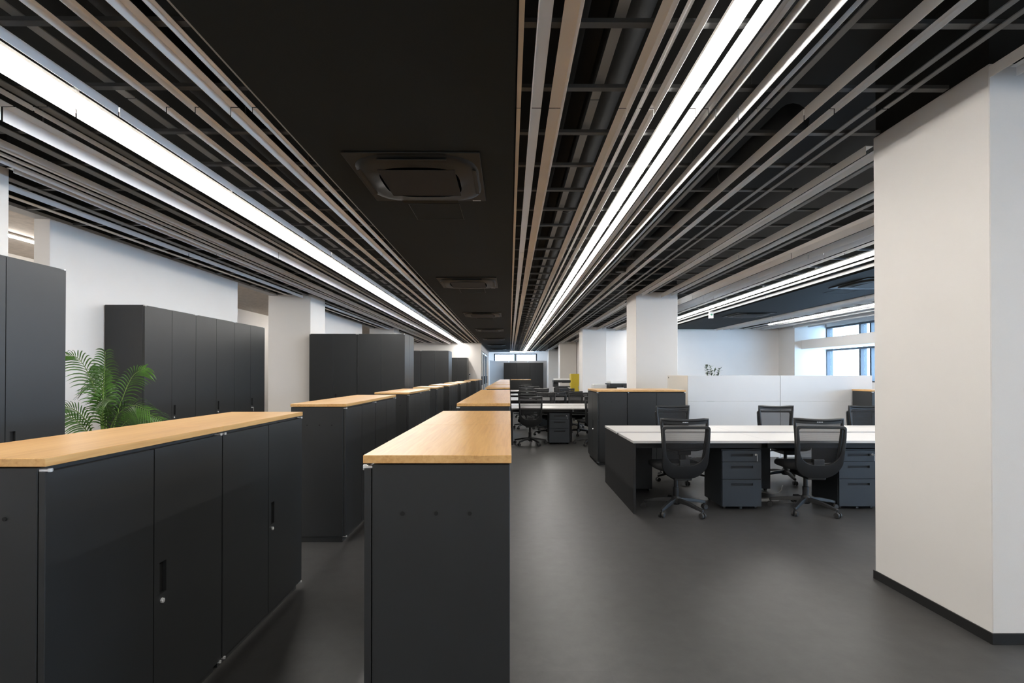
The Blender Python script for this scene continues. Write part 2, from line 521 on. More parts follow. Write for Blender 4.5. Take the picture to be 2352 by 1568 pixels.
def slat(parent, xa, xb, drop, side, y0, y1, mat, holes=(), lift=0.0, jshift=0.0):
    """L-angle ceiling slat: flange xa..xb, hanging leg on side 'l' or 'r' or '' for a flat bar"""
    t = 0.0025 if drop > 0 else 0.006
    z = ZF + lift
    if drop <= 0: out = [(xa, z), (xb, z), (xb, z + t), (xa, z + t)]
    elif side == 'r': out = [(xa, z), (xb - t, z), (xb - t, z - drop), (xb, z - drop), (xb, z + t), (xa, z + t)]
    else: out = [(xa, z - drop), (xa + t, z - drop), (xa + t, z), (xb, z), (xb, z + t), (xa, z + t)]
    for a, b in cut_runs(y0, y1, holes):
        edges = [a] + [j + jshift for j in JOINTS if a + 0.2 < j + jshift < min(b - 0.2, 14.0)] + [b]
        for p, q in zip(edges[:-1], edges[1:]):
            pp = p + (0.006 if p != a else 0); qq = q - (0.006 if q != b else 0)
            add('slat', MB().prism(out, 'y', pp, qq).mesh('slat', mat), parent)

W, T, B, G = M['slat'], M['slat_tan'], M['slat_beige'], M['slat_grey_unlit']
Y0 = 0.9
def bars(parent, x0, x1, y1, zoff=0.012, holes=()):
    me = {}
    y = 2.216 - 0.503 * 2
    while y < y1:
        if y < 20 or int(round(y / 0.503)) % 1 == 0:
            segs = [(x0, x1)]
            for hx0, hx1, hy0, hy1 in holes:
                if hy0 < y + 0.03 and y - 0.03 < hy1:
                    segs = [s for s in cut_runs(segs[0][0], segs[-1][1], [(hx0, hx1)])]
            for a, b in segs:
                key = (round(a, 3), round(b, 3))
                if key not in me:
                    me[key] = MB().quadbox((a, -0.019, 0), (b, 0.019, 0.02)).mesh('crossbar', M['bar'])
                add('crossbar', me[key], parent, (0, y, ZF + zoff))
        y += 0.503

fl = struct(add('slat_ceiling_left', None), 'white slats and crossbars of the left ceiling field')
fr = struct(add('slat_ceiling_right', None), 'white slats and crossbars of the right ceiling field')
fw = struct(add('slat_ceiling_window', None), 'white slats of the ceiling field by the windows')

hR = [(2.40, 3.27, a, b) for a, b in PILL_R]
hL = [(-4.8, -3.83, a, b) for a, b in PILL_L]
YEND = 34.2
def R(xa, xb, d, s, m, lift=0.0, cut=False, y1=None):
    if y1 is None: y1 = YEND if xb < 3.24 else YW - 0.02
    slat(fr, xa, xb, d, s, Y0, y1, m, PILL_R if cut else (), lift)
R(0.040, 0.064, 0, '', T)
R(0.120, 0.183, 0.068, 'l', W)
R(0.228, 0.297, 0.068, 'r', B)
R(0.468, 0.518, 0, '', G, 0.05)  # raised bar, its unlit look put into the grey
R(0.632, 0.678, 0.052, 'r', B)
R(0.736, 0.763, 0.026, 'l', W)
R(0.811, 0.838, 0.042, 'r', W)
R(1.047, 1.080, 0.052, 'r', W)
R(1.130, 1.155, 0.032, 'r', W)
R(1.196, 1.240, 0.05, 'l', W)
R(1.328, 1.375, 0.07, 'l', W)
R(1.433, 1.460, 0.026, 'l', W)
R(1.483, 1.518, 0, '', G)
R(1.709, 1.752, 0.068, 'l', B)
R(1.860, 1.888, 0.028, 'r', W)
R(2.070, 2.102, 0, '', G)
R(2.168, 2.198, 0, '', G)
R(2.405, 2.46, 0.055, 'l', B, 0, True)
R(2.513, 2.545, 0.046, 'r', W, 0, True)
R(2.647, 2.690, 0, '', G, 0, True)
R(2.904, 2.955, 0.077, 'l', B, 0, True)
R(3.093, 3.135, 0.048, 'l', W, 0, True)
R(3.255, 3.31, 0, '', G, 0, True)
R(3.477, 3.584, 0.077, 'r', B)
R(3.795, 3.85, 0.077, 'l', W)
R(3.996, 4.05, 0.067, 'l', W)
R(4.22, 4.26, 0.02, 'r', W)
R(4.80, 4.84, 0.032, 'l', W)
R(5.02, 5.07, 0.05, 'l', W)
def L(xa, xb, d, s, m, lift=0.0, cut=False, y0=None):
    slat(fl, xa, xb, d, s, Y0 if y0 is None else y0, YL - 0.03, m, PILL_L if cut else (), lift)
L(-1.488, -1.464, 0.028, 'l', B)
L(-1.612, -1.568, 0.05, 'l', B)
L(-1.817, -1.793, 0.032, 'l', B)
L(-1.983, -1.959, 0.03, 'l', B)
L(-2.210, -2.157, 0, '', G, 0.05)  # raised bar, darkened by colour to look unlit
L(-2.296, -2.253, 0.052, 'r', W)
L(-2.56, -2.50, 0.06, 'r', W)
L(-2.72, -2.665, 0, '', G)
L(-2.785, -2.743, 0.027, 'r', W)
L(-2.928, -2.855, 0.08, 'l', W)
L(-3.23, -3.162, 0, '', G)
L(-3.415, -3.338, 0.046, 'r', W)
L(-3.50, -3.445, 0.012, 'r', W)
L(-3.59, -3.535, 0.012, 'r', W)
L(-3.66, -3.624, 0.036, 'r', W)
L(-3.76, -3.708, 0.036, 'r', W, 0, False, 3.75)
L(-4.0, -3.93, 0, '', G, 0, True)
L(-4.10, -4.056, 0.049, 'r', W, 0, True)
L(-4.365, -4.31, 0, '', B, 0, True)
for xa, xb, d, s in ((6.98, 7.03, 0.07, 'l'), (7.22, 7.26, 0.05, 'l'), (7.46, 7.50, 0.05, 'l'), (7.90, 7.94, 0.03, 'l'), (8.18, 8.24, 0.05, 'l'), (8.50, 8.56, 0.06, 'l'), (8.86, 8.90, 0.03, 'l'), (9.02, 9.08, 0.08, 'l'), (9.5, 9.56, 0.05, 'l')):
    slat(fw, xa, xb, d, s, Y0, 15.9 if xa > 9 else YW - 0.02, W, ())
bars(fr, 0.045, 2.39, YEND)
bars(fr, 3.28, 5.23, YW - 0.1)
bars(fr, 2.41, 3.26, YEND, holes=[(2.3, 3.3, a, b) for a, b in PILL_R])
bars(fl, -4.54, -1.41, YL - 0.1, holes=[(-4.6, -3.8, a, b) for a, b in PILL_L])
bars(fw, 6.93, 9.05, YW - 0.1)

# ducts, pipes and hanger rods in the void
def void_run(name, x, z, r, y0, y1, label, cat, mat='duct'):
    t = thing(name, label, cat, (x, 0, z))
    add('tube', MB().cyl((0, y0, 0), (0, y1, 0), r, n=16).mesh('tube', M[mat], True), t)
    k = y0 + 1.0
    while k < y1:
        add('joint_band', MB().cyl((0, k - 0.02, 0), (0, k + 0.02, 0), r + 0.006, n=16).mesh('joint_band', M[mat], True), t)
        k += 3.2
void_run('ventilation_duct', 0.62, 3.22, 0.11, 1.2, 30.0, 'round metal duct above the slats right of the black band', 'duct')
void_run('ventilation_duct', -1.95, 3.22, 0.10, 1.2, 24.0, 'round metal duct above the slats left of the black band', 'duct')
void_run('ventilation_duct', 2.05, 3.20, 0.12, 3.6, 24.0, 'round metal duct above the slats beside the right pillars', 'duct')
void_run('sprinkler_pipe', 0.36, 3.10, 0.022, 1.0, 32.0, 'thin dark pipe running above the right slats', 'pipe', 'black')
void_run('sprinkler_pipe', -2.9, 3.14, 0.022, 1.0, 24.0, 'thin dark pipe running above the left slats', 'pipe', 'black')
rod = MB().cyl((0, 0, ZF + 0.043), (0, 0, ZP - 0.002), 0.005, n=6).mesh('hanger_rod', M['bar'])
for k in range(16):
    for x in (0.30, 1.56, -1.7, -3.0):
        add('hanger_rod', rod, ceiling, (x, 2.216 + 0.503 * 2 * k, 0))

# linear lamps
def lamp(x, y0, y1, zb, label, group='long linear ceiling lamps', w=0.078, brackets=0.061):
    t = thing('linear_lamp', label, 'lamp', (x, 0, zb), 0, group)
    h = w / 2
    add('housing', MB().quadbox((-h, y0, 0.0), (h, y1, 0.02)).mesh('housing', M['housing'], False, 0.002), t)
    out = [(-h + 0.001, -0.0005), (-h + 0.001, -0.012), (-h * 0.85, -0.018), (-h * 0.4, -0.021), (0, -0.022), (h * 0.4, -0.021), (h * 0.85, -0.018), (h - 0.001, -0.012), (h - 0.001, -0.0005)]
    add('diffuser', MB().prism(out, 'y', y0 + 0.004, y1 - 0.004).mesh('diffuser', M['lamp'], True), t)
    if brackets:
        br = MB().quadbox((-0.012, -0.012, 0.0205), (0.012, 0.012, brackets)).mesh('bracket', M['housing'])
        y = 2.216 + 0.503
        while y < min(y1, 20):
            add('bracket', br, t, (0, y, 0)); y += 0.503 * 3
    return t
ZL = 2.85
lamp(0.937, YB + 0.5, 34.1, ZL, 'long glowing ceiling lamp right of the black ceiling band')
lamp(-2.359, YB + 0.5, YL - 0.04, ZL, 'long glowing ceiling lamp left of the black ceiling band', w=0.108)
lamp(4.455, YB + 0.5, YW - 0.05, ZL, 'long glowing ceiling lamp behind the right pillars', w=0.108)
lamp(7.74, YB + 0.5, 14.87, ZL, 'long glowing ceiling lamp nearest the right windows')
cl = lamp(0, -1.3, 1.3, 2.99, 'bright lamp running across the ceiling before the far windows', 'far cross lamp', 0.10, 0)
cl.location = (0.4, 35.9, 2.99); cl.rotation_euler = (0, 0, PI / 2)
lamp(-5.96, YB + 0.5, 9.5, 3.017, 'glowing lamp in the corridor left of the wall', 'corridor lamps', 0.06, 0)
lamp(-5.96, 13.4, 15.9, 3.017, 'glowing corridor lamp behind the second left opening', 'corridor lamps', 0.06, 0)
lamp(-5.96, 22.6, 24.2, 3.017, 'glowing corridor lamp behind the far left wall', 'corridor lamps', 0.06, 0)

# ceiling cassettes
def cassette(label, x, y, rotz=0.0, grp=None):
    t = thing('ceiling_air_conditioner', label, 'air conditioner', (x, y, ZS), rotz, grp)
    s = 0.475
    add('frame', MB().quadbox((-s, -s, -0.014), (s, s, -0.001)).mesh('frame', M['ac'], False, 0.005, 2), t)
    # bulging round-cornered cover
    m = MB(); n = 48; rings = [(0.462, -0.0135), (0.455, -0.022), (0.43, -0.034), (0.38, -0.04), (0.30, -0.041)]
    for r, z in rings:
        for k in range(n):
            a = 2 * PI * k / n
            c, q = math.cos(a), math.sin(a)
            e = 2 / 3.4
            px = math.copysign(abs(c) ** e, c) * r; py = math.copysign(abs(q) ** e, q) * r
            zz = z + (0.012 * (1 - abs(math.sin(2 * a))) if r > 0.38 else 0)
            m.v.append((px, py, zz))
    for i in range(len(rings) - 1):
        for k in range(n):
            q = (k + 1) % n
            m.f.append((i * n + k, (i + 1) * n + k, (i + 1) * n + q, i * n + q))
    m.f.append(tuple((len(rings) - 1) * n + k for k in range(n)))
    add('cover', m.mesh('cover', M['ac'], True), t)
    add('intake_grille', MB().quadbox((-0.28, -0.26, -0.0425), (0.28, 0.26, -0.0415)).mesh('intake_grille', M['ac_dark'], False, 0.002), t)
    lv = MB().prism([(-0.02, 0.0), (0.02, -0.012), (0.02, -0.008), (-0.02, 0.006)], 'y', -0.24, 0.24).mesh('louver', M['ac'])
    for k in range(4):
        a = k * PI / 2
        add('louver', lv, t, (0.415 * math.cos(a), 0.415 * math.sin(a), -0.03), a)
    add('sticker', MB().quadbox((0.36, 0.445, -0.0155), (0.43, 0.468, -0.0145)).mesh('sticker', M['trim']), t)
    # access hatch behind it
    h = thing('access_hatch', label.replace('ceiling air conditioner', 'ceiling hatch outline behind air conditioner'), 'hatch', (x, y, ZS), rotz, 'ceiling hatches')
    for a, b in (((-0.22, 0.58, -0.004), (0.23, 0.583, -0.0008)), ((-0.22, 1.03, -0.004), (0.23, 1.033, -0.0008)), ((-0.223, 0.58, -0.004), (-0.22, 1.033, -0.0008)), ((0.23, 0.58, -0.004), (0.233, 1.033, -0.0008))):
        add('rim', MB().quadbox(a, b).mesh('rim', M['bar']), h)
    return t
for k in range(7):
    cassette('black ceiling air conditioner, %s from the camera in the central band' % ORD[k], -0.68, 3.88 + 4.42 * k, 0, 'central air conditioners')
for k in range(3):
    cassette('black ceiling air conditioner, %s in the band by the windows' % ORD[k], 6.1, 3.9 + 4.42 * k, 0, 'window band air conditioners')

# black hanging cylinders
for k, (x, y) in enumerate(((1.63, 7.34), (1.60, 13.2), (1.60, 19.0))):
    t = thing('ceiling_speaker', 'black round ceiling speaker between slats, %s from the camera' % ORD[k], 'speaker', (x, y, 2.86), 0, 'round ceiling speakers')
    add('body', MB().lathe([(0.072, 0.0), (0.079, 0.006), (0.079, 0.12), (0.07, 0.126)]).mesh('body', M['black'], False), t)
    add('grille', MB().lathe([(0.06, -0.003), (0.066, 0.0)]).mesh('grille', M['ac']), t)

# exit sign
t = thing('exit_sign', 'small white and green exit sign hanging under the slats', 'sign', (4.84, 12.0, 2.70))
add('case', MB().quadbox((-0.05, -0.03, 0), (0.05, 0.03, 0.165)).mesh('case', M['housing'], False, 0.004), t)
add('rod', MB().cyl((0, 0, 0.165), (0, 0, 0.20), 0.008, n=8).mesh('rod', M['housing']), t)
arrow = MB().prism([(-0.028, 0.075), (0.0, 0.075), (0.0, 0.055), (0.03, 0.085), (0.0, 0.115), (0.0, 0.095), (-0.028, 0.095)], 'y', -0.0325, -0.0305)
add('arrow', arrow.mesh('arrow', M['green']), t)

# ---------------------------------------------------------------- storage cabinets
DW = 0.02          # door thickness
def cabinet_parts(t, w, d, h, doors=2, pocket=(0.525, 0.645), lock_z=0.498, holes=None, key=False):
    """local frame: front faces -y at y=0, x 0..w, depth to +y, z 0..h"""
    add('plinth', MB().quadbox((0.012, 0.03, 0.0), (w - 0.012, d - 0.004, 0.045)).mesh('plinth', M['charcoal']), t)
    add('body', MB().quadbox((0.001, DW + 0.003, 0.046), (w - 0.001, d, h)).mesh('body', M['charcoal'], False, 0.002), t)
    dw = w / doors
    for k in range(doors):
        x0, x1 = k * dw + 0.002, (k + 1) * dw - 0.002
        z0, z1 = 0.05, h - 0.012
        dr = None
        if pocket and k == doors - 1:
            px0, px1 = x0 + 0.018, x0 + 0.066
            m = MB()
            m.quadbox((x0, 0, z0), (px0, DW, z1)).quadbox((px1, 0, z0), (x1, DW, z1))
            m.quadbox((px0, 0, z0), (px1, DW, pocket[0])).quadbox((px0, 0, pocket[1]), (px1, DW, z1))
            dr = add('door', m.mesh('door', M['charcoal']), t)
            add('handle_pocket', MB().quadbox((px0 + 0.0005, 0.014, pocket[0] + 0.0005), (px1 - 0.0005, 0.019, pocket[1] - 0.0005)).mesh('handle_pocket', M['charcoal_dark']), dr)
            add('handle_lip', MB().quadbox((px0 + 0.0005, 0.001, pocket[0] + 0.001), (px0 + 0.012, 0.013, pocket[1] - 0.001)).mesh('handle_lip', M['charcoal']), dr)
            xc = (px0 + px1) / 2
            add('lock', MB().cyl((xc, 0.0, lock_z), (xc, -0.006, lock_z), 0.010, 0.009, 14).cyl((xc, -0.006, lock_z), (xc, -0.009, lock_z), 0.005, 0.004, 10).mesh('lock', M['chrome'], False), dr)
            if key:
                add('key', MB().quadbox((xc - 0.002, -0.03, lock_z - 0.007), (xc + 0.002, -0.009, lock_z + 0.007)).quadbox((xc + 0.004, -0.028, lock_z - 0.06), (xc + 0.008, -0.024, lock_z - 0.008)).mesh('key', M['chrome']), dr)
        else:
            dr = add('door', MB().quadbox((x0, 0, z0), (x1, DW, z1)).mesh('door', M['charcoal'], False, 0.0015), t)
        hx = x0 + 0.004 if k == 0 else x1 - 0.020
        for hz in (z1 + 0.001, z0 - 0.007):
            if k in (0, doors - 1):
                add('hinge', MB().quadbox((hx, -0.004, hz), (hx + 0.016, 0.03, hz + 0.006)).cyl((hx + 0.008, -0.002, hz - 0.002), (hx + 0.008, -0.002, hz + 0.008), 0.006, n=8).mesh('hinge', M['chrome']), dr)
    if holes:
        for side, zs in holes:
            for zz in zs:
                for yy in (0.113, 0.213, 0.313):
                    x = 0.0005 if side == 'l' else w - 0.0005
                    sg = -1 if side == 'l' else 1
                    add('cap', MB().cyl((x, yy, zz), (x + sg * 0.003, yy, zz), 0.006, n=10).mesh('cap', M['black']), t)

CACHE = {}
def cabinet(label, cat, group, loc, rotz, w, d, h, **kw):
    key = (round(w, 3), round(d, 3), round(h, 3), str(sorted(kw.items())))
    if key in CACHE:
        return dup(CACHE[key], label, loc, rotz, group)
    name = 'tall_cabinet' if h > 1.5 else 'low_cabinet'
    t = thing(name, label, cat, loc, rotz, group)
    cabinet_parts(t, w, d, h, **kw)
    CACHE[key] = t
    return t

CH = 1.092         # low cabinet carcass height, wood top above
TOPZ0, TOPZ1 = 1.0955, 1.12
def countertop(label, panels, group='wooden counter tops', over=0.004):
    """panels: list of (x0,y0,x1,y1) world rectangles"""
    x0, y0 = panels[0][0], panels[0][1]
    t = thing('counter_top', label, 'counter top', (x0, y0, TOPZ0), 0, group)
    for p in panels:
        add('top_panel', MB().quadbox((p[0] - x0 + 0.0006, p[1] - y0 + 0.0006, 0), (p[2] - x0 - 0.0006, p[3] - y0 - 0.0006, TOPZ1 - TOPZ0)).mesh('top_panel', M['oak'], False, 0.0015), t)

# left counter rows: doors face the aisle (+x)
LX0, LX1 = -1.775, -1.322
LROWS = [(1.434, 2), (4.06, 2), (6.58, 2), (9.18, 1), (11.0, 2), (13.6, 2), (16.2, 1), (19.6, 2), (22.1, 2)]
U = 0.888
for r, (y0, n) in enumerate(LROWS):
    pan = []
    for k in range(n):
        a = y0 + k * U
        pos = '' if n == 1 else (', nearer unit' if k == 0 else ', farther unit')
        cabinet('dark grey low cabinet in %s left counter row%s' % (ORD[r], pos), 'cabinet', 'low cabinets of the left counters',
                (LX1 - 0.004, a + 0.003, 0), PI / 2, U - 0.006, 0.444, CH, holes=[('l', (0.947,))] if k == 0 else None)
        pan.append((LX0, a, LX1, a + U))
    countertop('pale wood top on the %s left counter row' % ORD[r], pan)
# central counter rows: doors face -x
AX0, AX1 = -0.435, 0.006
AROWS = [(1.486, 2), (4.12, 4), (8.95, 3), (12.1, 3), (15.2, 3), (18.2, 3), (21.1, 2)]
for r, (y0, n) in enumerate(AROWS):
    pan = []
    for k in range(n):
        a = y0 + k * 0.893
        cabinet('dark grey low cabinet in %s central counter, %s unit from the camera' % (ORD[r], ORD[k]), 'cabinet', 'low cabinets of the central counters',
                (AX0 + 0.004, a + 0.893 - 0.003, 0), -PI / 2, 0.887, 0.432, CH, holes=[('r', (0.947,))] if k == 0 else None)
        pan.append((AX0, a, AX1, a + 0.893))
    countertop('pale wood top on the %s central counter' % ORD[r], pan)
# cross counter in the distance
cabinet('dark grey low cabinet across the far end of the central counters', 'cabinet', 'low cabinets of the central counters', (0.05, 23.0, 0), 0, 0.93, 0.44, CH)
countertop('pale wood top on the cross counter in the distance', [(0.045, 22.995, 0.985, 23.45)])
# right counter behind the desks
cabinet('dark grey low cabinet end-on beside the aisle behind the white desks', 'cabinet', 'low cabinets behind the white desks', (1.312, 8.375, 0), -PI / 2, 0.895, 0.443, CH, holes=[('r', (0.947,))])
cabinet('dark grey low cabinet facing the far chairs behind the white desks', 'cabinet', 'low cabinets behind the white desks', (1.762, 7.482, 0), 0, 0.872, 0.44, CH, pocket=None)
cabinet('dark grey low cabinet backing the one behind the white desks', 'cabinet', 'low cabinets behind the white desks', (2.634, 8.375, 0), PI, 0.872, 0.44, CH)
countertop('pale wood top on the counter behind the white desks', [(1.307, 7.476, 1.759, 8.38), (1.759, 7.476, 2.637, 8.38)])
cabinet('dark grey low cabinet right of the white partition', 'cabinet', 'low cabinets behind the white desks', (5.52, 7.6, 0), 0, 0.9, 0.44, CH)
countertop('pale wood top on the cabinet right of the white partition', [(5.515, 7.595, 6.425, 8.05)])

TH = 2.14
TP = dict(pocket=(0.862, 0.98), lock_z=0.832)
cabinet('tall dark grey cabinet at the left edge before the pillar', 'cabinet', 'tall cabinets', (-3.30, 2.852, 0), PI / 2, 0.885, 0.45, TH, **TP)
for k in range(3):
    cabinet('tall dark grey cabinet against the left wall, %s right of the palm' % ORD[k], 'cabinet', 'tall cabinets along the left wall', (-4.098, 5.64 + 0.92 * k, 0), PI / 2, 0.916, 0.448, TH, key=(k == 2), **TP)
for r, (yf, nm) in enumerate(((9.66, 'beside the second left pillar'), (16.6, 'in the middle distance'), (23.74, 'before the end wall'))):
    for k in range(2):
        cabinet('tall dark grey cabinet %s, %s of the front pair' % (nm, ('left', 'right')[k]), 'cabinet', 'tall cabinet blocks', (-3.86 + 0.922 * k, yf, 0), 0, 0.918, 0.45, TH, **TP)
        cabinet('tall dark grey cabinet %s, %s of the rear pair' % (nm, ('left', 'right')[k]), 'cabinet', 'tall cabinet blocks', (-3.86 + 0.922 * k + 0.918, yf + 0.915, 0), PI, 0.918, 0.45, TH, **TP)
# far screen and cabinets
t = thing('partition_screen', 'pale grey tall partition screen at the far end', 'partition', (-1.38, 34.85, 0))
for k in range(3):
    add('panel', MB().quadbox((1.33 * k, 0, 0), (1.33 * k + 1.325, 0.05, 2.30)).mesh('panel', M['screen_white'], False, 0.003), t)
for k in range(3):
    cabinet('tall dark grey cabinet before the far screen, %s from left' % ORD[k], 'cabinet', 'tall cabinets at the far end', (-0.40 + 0.9 * k, 34.0, 0), 0, 0.895, 0.45, TH, **TP)

# white wall switch on the end wall
t = thing('wall_switch', 'small white switch plate on the left end wall', 'switch', (-1.97, YL - 0.001, 1.22))
add('plate', MB().quadbox((-0.06, -0.012, 0), (0.06, 0, 0.19)).mesh('plate', M['white_mark'], False, 0.003), t)
add('display', MB().quadbox((-0.03, -0.014, 0.10), (0.03, -0.0122, 0.15)).mesh('display', M['ac']), t)

# ---------------------------------------------------------------- desks
def bench(label, x0, x1, y0, y1, mods, group='white bench desks'):
    t = thing('bench_desk', label, 'desk', (x0, y0, 0), 0, group)
    w, d = x1 - x0, y1 - y0
    ztop, th = 0.711, 0.024
    gap = 0.12
    half = (d - gap) / 2
    mw = w / mods
    for k in range(mods):
        a, b = k * mw + (0 if k == 0 else 0.0008), (k + 1) * mw - (0 if k == mods - 1 else 0.0008)
        add('table_top', MB().quadbox((a, 0, ztop - th), (b, half, ztop)).mesh('table_top', M['desk'], False, 0.0015), t)
        add('table_top', MB().quadbox((a, d - half, ztop - th), (b, d, ztop)).mesh('table_top', M['desk'], False, 0.0015), t)
        add('apron', MB().quadbox((a + 0.03, 0.10, ztop - th - 0.06), (b - 0.03, 0.125, ztop - th - 0.001)).mesh('apron', M['desk_black']), t)
        add('apron', MB().quadbox((a + 0.03, d - 0.125, ztop - th - 0.06), (b - 0.03, d - 0.10, ztop - th - 0.001)).mesh('apron', M['desk_black']), t)
    add('cable_cover', MB().quadbox((0.012, half + 0.004, ztop - th), (w - 0.012, d - half - 0.004, ztop - 0.014)).mesh('cable_cover', M['desk_black']), t)
    add('cable_tray', MB().quadbox((0.05, d / 2 - 0.10, 0.55), (w - 0.05, d / 2 + 0.10, 0.56)).mesh('cable_tray', M['desk_black']), t)
    for a in (0.003, w - 0.028):
        add('end_panel', MB().quadbox((a, 0.01, 0.0), (a + 0.025, d - 0.01, ztop - th - 0.004)).mesh('end_panel', M['desk_black'], False, 0.001), t)
    for k in range(1, mods):
        add('leg_panel', MB().quadbox((k * mw - 0.002, d / 2 - 0.25, 0.0), (k * mw + 0.038, d / 2 + 0.25, ztop - th - 0.002)).mesh('leg_panel', M['desk_black']), t)
    return t
bench('long white bench desk nearest the camera on the right', 1.203, 5.20, 4.872, 6.33, 3)
bench('white bench desk behind the first mesh chair in the aisle', 0.035, 2.40, 9.60, 11.05, 2)
bench('white bench desk in the third row from the camera', 0.035, 2.40, 12.65, 14.10, 2)
bench('white bench desk in the fourth row from the camera', 0.035, 2.40, 15.70, 16.66, 2)
bench('short white bench desk in the farthest row', 0.035, 1.25, 19.10, 20.5, 1)

# drawer pedestals
def pedestal(label, loc, rotz, group='desk drawer pedestals', key=False):
    t = thing('drawer_pedestal', label, 'drawer unit', loc, rotz, group)
    w, d, h = 0.397, 0.46, 0.606
    add('body', MB().quadbox((0, 0.021, 0.03), (w, d, h)).mesh('body', M['drawer'], False, 0.003), t)
    zs = [(0.485, 0.592), (0.311, 0.480), (0.035, 0.306)]
    for k, (a, b) in enumerate(zs):
        hz0 = b - 0.055 if k == 0 else b - 0.062
        hz1 = hz0 + 0.024
        hx0, hx1 = 0.088, 0.310
        m = MB()
        m.quadbox((0.003, 0, a), (hx0, 0.02, b)).quadbox((hx1, 0, a), (w - 0.003, 0.02, b))
        m.quadbox((hx0, 0, a), (hx1, 0.02, hz0)).quadbox((hx0, 0, hz1), (hx1, 0.02, b))
        dr = add('drawer', m.mesh('drawer', M['drawer']), t)
        add('handle_groove', MB().quadbox((hx0 + 0.0004, 0.014, hz0 + 0.0004), (hx1 - 0.0004, 0.0195, hz1 - 0.0004)).mesh('handle_groove', M['charcoal_dark']), dr)
        if k == 0:
            lx, lz = 0.338, hz0 + 0.016
            add('lock', MB().cyl((lx, 0, lz), (lx, -0.005, lz), 0.011, n=14).mesh('lock', M['chrome']), dr)
            if key:
                add('key', MB().quadbox((lx - 0.002, -0.028, lz - 0.008), (lx + 0.002, -0.005, lz + 0.008)).quadbox((lx + 0.004, -0.02, lz - 0.062), (lx + 0.008, -0.016, lz - 0.012)).mesh('key', M['chrome']), dr)
    for cx in (0.04, w - 0.04):
        for cy in (0.06, d - 0.04):
            add('caster', MB().cyl((cx - 0.012, cy, 0.0165), (cx + 0.012, cy, 0.0165), 0.0163, n=10).mesh('caster', M['rubber']), t)
    add('front_caster', MB().cyl((w / 2 - 0.012, 0.04, 0.0165), (w / 2 + 0.012, 0.04, 0.0165), 0.0163, n=10).mesh('front_caster', M['rubber']), t)
    return t
p0 = pedestal('slate drawer pedestal between the two nearest chairs, key in lock', (2.129, 5.012, 0), 0, key=True)
dup(p0, 'slate drawer pedestal beside the near pillar, key in lock', (3.308, 5.02, 0), 0)
dup(p0, 'slate drawer pedestal on the far side of the nearest desk, left', (1.655, 6.27, 0), PI)
dup(p0, 'slate drawer pedestal on the far side of the nearest desk, middle', (3.03, 6.27, 0), PI)
dup(p0, 'blue-grey drawer pedestal under the second row desk', (0.768, 9.70, 0), 0)
dup(p0, 'blue-grey drawer pedestal at the right of the second row desk', (1.95, 9.70, 0), 0)
dup(p0, 'blue-grey drawer pedestal under the third row desk', (0.768, 12.74, 0), 0)

# ---------------------------------------------------------------- task chairs (face +y)
def se(r, a, ex, ez, p):
    c, s = math.cos(a), math.sin(a)
    return (math.copysign(abs(c) ** (2 / p), c) * ex * r, math.copysign(abs(s) ** (2 / p), s) * ez * r)

def back_y(z):            # lean of the backrest
    u = (z - 0.45) / 0.5
    return -0.195 - 0.055 * u - 0.02 * math.sin(PI * min(1, max(0, u)))

